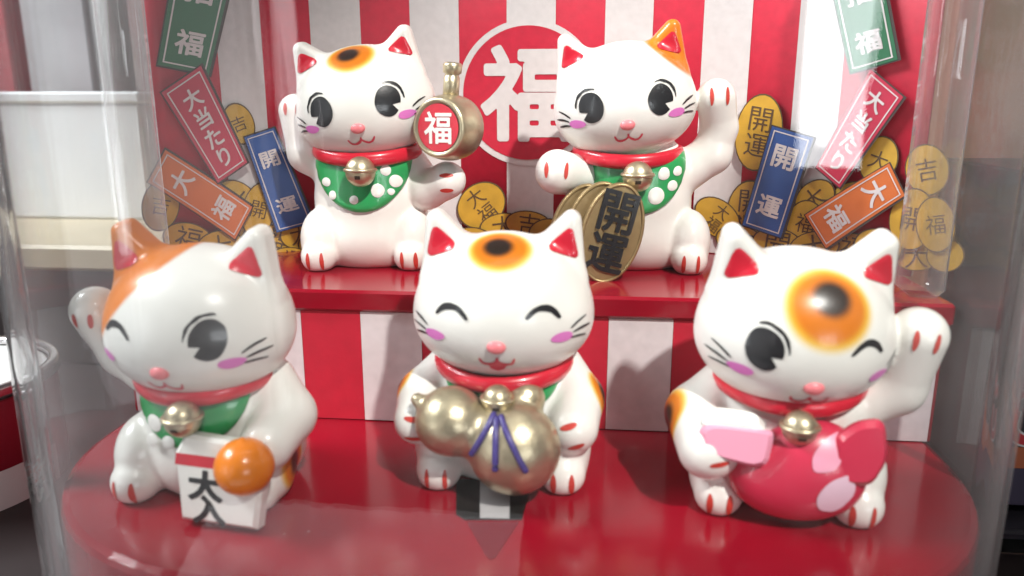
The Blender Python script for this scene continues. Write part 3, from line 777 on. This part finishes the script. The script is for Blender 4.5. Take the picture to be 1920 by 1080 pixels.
# --- cat with mallet (left on the shelf)
def mallet_props(ctx):
    r = ctx['root']; ax = np.array([.42, .90, -.02]); ax /= np.linalg.norm(ax); c = np.array([1.70, -.80, 2.72])
    prof = [(.0001, -.36), (.44, -.36), (.47, -.40), (.52, -.40), (.55, -.34), (.60, -.1), (.61, .05), (.58, .3), (.50, .40), (.0001, .41)]
    ml = lathe('mallet', prof, 'gold', r, 44, ax, c)
    u = np.cross(ax, [0, 0, 1]); u /= np.linalg.norm(u); u = u if u[0] > 0 else -u; v = np.cross(u, ax); v = v if v[2] > 0 else -v
    fr = (c-ax*.365, u, v)
    flat_on('red_face', *tri2d(ellipse(0, 0, .43, .43, 0, 40), .2), .012, fr, 'red_paint', ml)
    gv, gf = glyph('福', .02); flat_on('lettering', gv*.56, gf, .022, fr, 'white_vinyl_plain', ml)
    lathe('handle', [(.15, .5), (.15, .9), (.13, .92), (.13, .96), (.17, .98), (.18, 1.12), (.15, 1.16), (.0001, 1.16)], 'gold', ml, 24, (.08, .05, 1), c)
    paw_marks(ctx, (1.64, 1.70), None, .14, .13, math.pi/2)
    paw_marks(ctx, (-1.36, 3.05), None, .12, .12, 0)
make_cat('cat_figurine', 'white lucky cat on the red shelf holding a round gold mallet with red face', (-3.12, 2.32, SH), math.radians(4), (.03, -.1, 3.17), math.radians(-9), 0, math.radians(6),
         [[(-.8, .1, 1.9, .36), (-1.2, .1, 2.2, .40), (-1.36, .0, 3.0, .34)], [(.85, .05, 1.95, .36), (1.2, -.25, 1.5, .36), (1.62, -.5, 1.72, .36)]],
         dict(eyes=[(-1, 'open', -1), (1, 'open', 1)], bell=(.08, -1.08, 1.93, .28), bib=(.91, 1.0), bz=1.3, collar_z=2.16, ear_drop=.1, ez=.04), mallet_props,
         headspot=((.02, .84, .52), .46, .46, (-.04, .0, .02)), feet=[(-.88, -.52), (.9, -.40)],
         dots=[(.32, 1.55, .14, 0), (.62, 1.72, .13, 0), (.46, 1.92, .10, 0), (.54, 1.52, .07, 0), (-.50, 1.45, .09, 0), (-.10, 1.38, .09, 0), (-.62, 1.7, .10, 0)])

# --- cat with oval gold coin (right on the shelf)
def koban_props(ctx):
    r = ctx['root']; a = math.radians(14)
    u = np.array([math.cos(a)*.97, .10, -math.sin(a)*1.0]); u /= np.linalg.norm(u); v = np.array([-math.sin(a), .02, math.cos(a)]); v -= u*(u@v); v /= np.linalg.norm(v)
    c0 = np.array([-.46, -1.32, .86])
    for i, (dx, dz, dy) in enumerate(((0, 0, 0), (-.30, .0, .19), (-.58, -.06, .38))):
        fr = (c0+np.array([dx, dy, dz]), u, v)
        P_ = ellipse(0, 0, .56, .93, 0, 44); co = solid_from(P_, .18, fr, 'gold_coin', 'coin_gold', r, .02)
        ring_o, ring_i = ellipse(0, 0, .55, .92, 0, 44), ellipse(0, 0, .50, .87, 0, 44); n = 44
        V2_ = np.concatenate([ring_o, ring_i]); fo = [[j, (j+1) % n, n+(j+1) % n, n+j] for j in range(n)]
        q = tube_vf(np.array([fr[0]+p[0]*u+p[1]*v+np.cross(u, v)*.185 for p in ellipse(0, 0, .525, .895, 0, 44)]), .03, 8, 1, True)
        mesh('coin_rim', *q, 'coin_gold', co)
        if i == 0:
            for ch, zc in (('開', .40), ('運', -.36)):
                gv, gf = glyph(ch, .022); lv = gv*np.array([.66, .72])+np.array([0, zc])
                V3 = np.concatenate([np.c_[lv, np.full(len(lv), .175)], np.c_[lv, np.full(len(lv), .22)]]); n2 = len(lv)
                from collections import Counter
                ec = Counter(); 
                for f_ in gf:
                    for k in range(len(f_)): ec[(f_[k], f_[(k+1) % len(f_)])] += 1
                bd = [(p, q_) for (p, q_) in ec if (q_, p) not in ec]
                Fc = [[k+n2 for k in f_] for f_ in gf]+[[p, q_, q_+n2, p+n2] for p, q_ in bd]
                o, nn = fr[0], np.cross(u, v)
                mesh('lettering', o+V3[:, :1]*u+V3[:, 1:2]*v+V3[:, 2:]*nn, Fc, 'black', co, False)
    paw_marks(ctx, (-1.48, 1.96), None, .18, .15, -.05); paw_marks(ctx, (1.46, 3.28), None, .14, .16, .05)
make_cat('cat_figurine', 'white lucky cat with one orange ear holding an oval gold coin with black kanji', (2.14, 2.6, SH), math.radians(-1), (-.27, -.1, 3.22), math.radians(-7), 0, math.radians(5),
         [[(-.8, .0, 1.9, .36), (-1.1, -.35, 1.8, .38), (-1.48, -.75, 1.90, .42)], [(.8, .1, 1.75, .42), (1.45, .1, 2.2, .38), (1.56, .05, 2.7, .34), (1.44, -.15, 3.24, .37)]],
         dict(eyes=[(-1, 'open', -1), (1, 'open', 1)], bell=(.0, -1.08, 1.86, .28), bib=(.91, 1.0), bz=1.3, collar_z=2.14, ear_drop=.05, ez=.02), koban_props,
         patch=((.69, .72), 1.02, -.10), feet=[(-.9, -.5), (1.05, -.46)],
         dots=[(.34, 1.48, .17, 0), (.46, 1.88, .12, 0), (.70, 1.92, .09, 0), (.62, 1.66, .11, 0)])

# --- winking cat with white bag and orange ball (left on the floor)
def bag_props(ctx):
    r = ctx['root']; fr = (np.array([.80, -1.12, .62]), np.array([.985, -.10, .0]), np.array([.02, .14, .99]))
    u = fr[1]/np.linalg.norm(fr[1]); v = fr[2]-u*(fr[2]@u); v /= np.linalg.norm(v); fr = (fr[0], u, v)
    bag = solid_from([(-.64, -.56), (.52, -.56), (.60, .1), (.54, .60), (-.58, .64), (-.74, .36)], .22, fr, 'lucky_bag', 'white_vinyl_plain', r, .06)
    flat_on('red_band', *tri2d([(-.71, .22), (.1, .22), (.1, .38), (-.69, .38)], .3), .224, fr, 'red_paint', bag)
    for ch, x, z, s in (('大', -.24, -.03, .46), ('入', -.18, -.36, .44)):
        gv, gf = glyph(ch, .05); flat_on('lettering', gv*s*np.array([1.05, .85])+np.array([x, z]), gf, .226, fr, 'black', bag)
    b = mesh('orange_ball', lathe_vf([(.0001, -.42)]+[(.39*math.cos(a), .38*math.sin(a)) for a in np.linspace(-1.45, 1.45, 17)]+[(.0001, .42)], 32)[0]+fr[0]+u*.34+v*.30+np.cross(u, v)*.2,
             lathe_vf([(.0001, -.42)]+[(.39*math.cos(a), .38*math.sin(a)) for a in np.linspace(-1.45, 1.45, 17)]+[(.0001, .42)], 32)[1], 'orange', r)
    paw_marks(ctx, (-1.72, 2.55), None, .12, .11, 0)
make_cat('cat_figurine', 'winking white lucky cat with orange ear patch holding a white bag and orange ball', (-4.28, -2.42, 0), math.radians(-3), (0, -.1, 2.62), math.radians(1), 0, math.radians(6),
         [[(-.75, .15, 1.4, .36), (-1.45, .15, 1.95, .37), (-1.74, -.02, 2.62, .36)], [(.85, .1, 1.6, .40), (1.2, -.15, 1.2, .42), (1.16, -.72, 1.0, .38)]],
         dict(eyes=[(-1, 'closed', 1), (1, 'open', -1)], bell=(.16, -1.08, 1.46, .25), bib=(.82, .80)), bag_props,
         patch=((-.72, .69), .76, .08), spots=[((1.34, -.22, .52), (.40, .40, .42))],
         dots=[(-.42, 1.25, .14, 0), (-.2, 1.0, .11, 0), (-.48, .98, .11, 0)])

# --- winking cat with red fish (right on the floor)
def fish_props(ctx):
    r = ctx['root']
    def ff(P_):
        d = d_ell(P_, (.04, -.96, .70), (.88, .42, .58)); return smin(d, d_ell(P_, (.24, -.88, 1.0), (.66, .40, .52)), .2)
    V, Fc = polygonise(ff, (-1.2, -1.8, 0), (1.3, -.2, 1.8), .045); fi = big_mesh('red_fish', V, Fc, 'fish_red', r)
    def fin(name, poly, th, o, u, v, m):
        u = np.array(u, float); u /= np.linalg.norm(u); v = np.array(v, float); v -= u*(u@v); v /= np.linalg.norm(v)
        P_ = np.array(poly, float)
        for _ in range(2):
            Nx = np.roll(P_, -1, 0); P_ = np.stack([P_*.82+Nx*.18, P_*.18+Nx*.82], 1).reshape(-1, 2)
        return solid_from(P_, th, (np.array(o, float), u, v), name, m, fi, .09)
    fin('tail_fin', [(-.30, -.42), (.22, -.36), (.36, .05), (.22, .56), (-.10, .46), (-.34, .2)], .16, (.74, -1.10, 1.16), (.95, -.0, -.1), (.08, .12, 1), 'fish_red')
    fin('side_fin', [(-.45, -.16), (.42, -.26), (.48, .22), (.40, .26), (-.48, .24)], .20, (-.80, -1.12, 1.20), (.98, -.12, -.02), (0, .25, 1), 'fish_pink')
    fin('side_fin_top', [(-.46, -.14), (.40, -.14), (.34, .2), (-.40, .22)], .10, (-.80, -1.05, 1.46), (.98, -.12, -.02), (0, 1, .35), 'white_vinyl_plain')
    FB = ctx['BF']
    def soft(P_):
        P_ = np.array(P_, float)
        for _ in range(2):
            Nx = np.roll(P_, -1, 0); P_ = np.stack([P_*.78+Nx*.22, P_*.22+Nx*.78], 1).reshape(-1, 2)
        return P_
    decal('pink_scale', soft([(.16, .98), (.50, 1.04), (.56, 1.46), (.34, 1.40), (.14, 1.2)]), 'fish_pink', fi, ff, FB, .015, .06)
    decal('pale_scale', soft([(.28, .46), (.50, .42), (.74, .70), (.68, .98), (.38, .90), (.22, .68)]), 'fish_pale', fi, ff, FB, .015, .06)
    decal('toe_mark', ellipse(-1.0, .98, .13, .04, .1, 16), 'toe_red', r, ctx['f'], FB, .01, .06)
    paw_marks(ctx, (1.60, 2.56), None, .13, .14, -.12)
make_cat('cat_figurine', 'winking white lucky cat with big orange and black forehead spot holding a red fish', (4.14, -1.98, 0), math.radians(-5), (-.02, -.12, 2.64), math.radians(2), math.radians(8), math.radians(11),
         [[(-.85, .1, 1.6, .38), (-1.28, -.25, 1.25, .42), (-1.12, -.92, 1.02, .42)], [(.8, .1, 1.35, .40), (1.45, .1, 1.75, .42), (1.60, -.15, 2.56, .385)]],
         dict(eyes=[(-1, 'open', 1), (1, 'closed', 1)], bell=(.0, -1.12, 1.50, .23)), fish_props, bib=False,
         headspot=((.10, .62, .80), .58, .46, (.03, .03, .13)), spots=[((-1.62, -.42, 1.22), (.36, .36, .46))])

# ------------------------------------------------------------------ clear case
case = tag(empty('clear_case', (0, 0, -2.2)), 'clear plastic display case with rounded corners around the cats', 'display case')
H1 = 13.2
def shell(name, W, y0, y1, r, rb, th, z0, z1, m):
    a, b = rrect(W, y0, y1, r, rb, 20), rrect(W-th, y0+th, y1-th, r-th, rb-th, 20); n = len(a)
    V = [(p[0], p[1], z) for z in (z0, z1) for p in a]+[(p[0], p[1], z) for z in (z0, z1) for p in b]; V = V+V; Fc = []
    for i in range(n):
        k = (i+1) % n
        Fc += [[i, k, n+k, n+i], [2*n+k, 2*n+i, 3*n+i, 3*n+k]]
        Fc += [[4*n+q for q in f_] for f_ in ([n+i, n+k, 3*n+k, 3*n+i], [k, i, 2*n+i, 2*n+k])]
    o = mesh(name, V, Fc, m, case, True)
    return o
shell('wall_shell', 7.36, -5.2, 4.95, 4.3, 1.1, .08, 0, H1, 'clear')
for s in (-1, 1):
    V, Fc = box_vf((s*6.9-.34, .25, 2.2+SH), (s*6.9+.3, 1.0, H1-.2), .12); mesh('corner_post', V, Fc, 'clear_post', case, True)

for s, bx, by, ax_, wd in ((-1, -7.02, -2.72, -1.02, .40), (1, 7.28, -1.62, .35, .26)):  # added clear bars, shaped to bend the surroundings into corner streaks
    c_, n_ = np.array([bx, by]), 28; V = []; Fc = []
    tdir = np.array([math.sin(ax_), math.cos(ax_)]) if s < 0 else np.array([-math.sin(ax_), math.cos(ax_)]); nd = np.array([-tdir[1], tdir[0]])
    lv = np.linspace(0, H1, 40)
    for z in lv:
        for i in range(n_):
            t = 2*math.pi*i/n_; k = 1+.10*math.sin(3*t+z*.5)+.05*math.sin(z*1.7+5*t)
            p = c_+tdir*math.cos(t)*wd*k+nd*math.sin(t)*.13*k; V.append((p[0], p[1], z))
    for j in range(len(lv)-1):
        for i in range(n_): Fc.append([j*n_+i, j*n_+(i+1) % n_, (j+1)*n_+(i+1) % n_, (j+1)*n_+i])
    Fc += [list(range(n_))[::-1], [(len(lv)-1)*n_+i for i in range(n_)]]
    mesh('streak_bar', V, Fc, 'glass', case)

# ------------------------------------------------------------------ neighbours on the counter
carton = tag(empty('white_carton', (-18.5, 13, -2.2)), 'plain white carton with flat lid standing behind the clear case', 'carton')
box('carton_body', (-4.5, 0, 0), (4.4, 5, 4.0), 'carton', carton, .08); box('carton_lid', (-4.6, -.1, 4.01), (4.5, 5.1, 4.4), 'carton', carton, .08)
board = empty('wooden_tray', (-18, 14, -2.2)); box('tray_board', (-8, -6, 3.0), (8, 6, 3.75), 'wood', board, .1); box('tray_base', (-7.8, -5.7, 0), (7.8, 5.8, 2.995), 'dark_shelf', board, .05); tag(board, 'pale wooden tray under the white carton', 'tray')
carton.location = Vector((-18.5, 13, 1.56))*S
tin = tag(empty('tin_can', (-12.2, 1.0, -2.2)), 'round tin can with silver rim and dark red print beside the case', 'tin can')
R_ = 2.3; HT = 2.4
lathe('can_wall', [(R_, 0), (R_, HT-.25), (R_-.03, HT-.2)], 'tin_red', tin, 64)
lathe('rim', [(R_-.02, HT-.24), (R_+.08, HT-.16), (R_+.1, HT), (R_+.03, HT+.1), (R_-.12, HT+.08), (R_-.14, HT-.05), (R_-.02, HT-.2)], 'tin', tin, 64)
lathe('lid', [(R_-.13, HT-.1), (R_-.2, HT-.06), (R_-.5, HT-.05), (.0001, HT-.05)], 'tin_lid', tin, 64)
def wrap(name, a0, a1, z0, z1, m, parent, off=.015, n=20):
    V = [((R_+off)*math.cos(a), (R_+off)*math.sin(a), z) for z in (z0, z1) for a in np.linspace(math.radians(a0), math.radians(a1), n+1)]
    return mesh(name, V, [[i, i+1, n+2+i, n+1+i] for i in range(n)], m, parent)
wrap('silver_stripe', -75, -62, 0.82, HT-.26, 'tin', tin); wrap('silver_stripe', -35, -26, 0.82, HT-.26, 'tin', tin)
lb = wrap('paper_label', -110, 10, .0, .8, 'label_white', tin, .02)
for row, (txt, m, zz) in enumerate((('のよろこび', 'box_red', .6), ('おみやげに', 'box_black', .25))):
    for i, ch in enumerate(txt):
        gv, gf = glyph(ch, .02); a = math.radians(-72+i*9.5)+gv[:, 0]*.30/R_
        mesh('lettering', np.stack([(R_+.04)*np.cos(a), (R_+.04)*np.sin(a), zz+gv[:, 1]*.3], 1), gf, m, lb)
YP = 1.2
def zy(px, py): return ony(px, py, YP)[2]
xl = ony(1886, 800, YP)[0]; zb = zy(1900, 950); pk = tag(empty('product_carton', (xl, YP, zb)), 'dark product carton with orange and purple bands and red emblem beside the case', 'carton')
box('carton_body', (0, 0, 0), (6, 4, 6.2), 'box_black', pk, .05)
z1, z2 = zy(1900, 877)-zb, zy(1900, 838)-zb
box('purple_band', (.01, -.012, .05), (5.99, -.004, z1-.01), 'box_purple', pk, .001); box('orange_band', (.01, -.012, z1), (5.99, -.004, z2), 'box_orange', pk, .001)
for sc_, m, off in ((1.0, 'card_white', -.02), (.7, 'box_red', -.03)):
    P_ = stroke([(.12, z2+.72), (.10, z2+.36), (.30, z2+.16), (.62, z2+.2), (.72, z2+.7)], .26*sc_, 8, .8); V2, Fc = tri2d(P_, .2)
    mesh('emblem', np.stack([V2[:, 0], np.full(len(V2), off), V2[:, 1]], 1), Fc, m, pk)
    P_ = stroke([(.1, z2+.95), (.3, z2+1.1), (.5, z2+.95), (.75, z2+1.2), (1.1, z2+1.0)], .2*sc_, 8, .5); V2, Fc = tri2d(P_, .2)
    mesh('emblem', np.stack([V2[:, 0], np.full(len(V2), off), V2[:, 1]], 1), Fc, m, pk)
gs = box('glass_shelf', (xl-.9, YP-1.2, zb-.30), (xl+9, YP+6, zb-.01), 'glass', None, .05); tag(gs, 'thick clear acrylic shelf under the dark product carton', 'shelf')
sb = box('shelf_riser', (xl-.3, YP-.6, -2.2), (xl+9, YP+5.5, zb-.305), 'dark_shelf', None, .05); tag(sb, 'black riser block holding up the clear acrylic shelf', 'riser')
refl = box('reflector', (-6.2, -11.0, -2.19), (.2, -6.6, -2.17), 'carton', None, .004); tag(refl, 'unseen white leaflet lying flat on the counter in front of the case', 'reflector')  # out of view, added so its reflection veils the lower case wall
M['red_pack'] = mat('red_packet_print', (.35, .02, .035), .4, var=.3, vscale=30); M['grey_pack'] = mat('grey_packet_print', (.30, .29, .30), .45, var=.25, vscale=25); M['brown_pack'] = mat('brown_packet_print', (.30, .12, .05), .5, var=.35, vscale=25)
for nm, lo, hi, m, lab in (('red_carton', (-26.2, 20.6, -2.2), (-24.3, 24, 15), 'red_pack', 'tall narrow red carton behind the white carton'),
                           ('grey_carton', (-23.6, 20.6, -2.2), (-20.6, 24, 16), 'grey_pack', 'tall grey carton behind the white carton'),
                           ('brown_carton', (12.6, 14, -2.2), (16.0, 18, 13), 'brown_pack', 'tall brown carton standing behind the dark product carton')):
    o = box(nm, lo, hi, m, None, .08); tag(o, lab, 'carton')
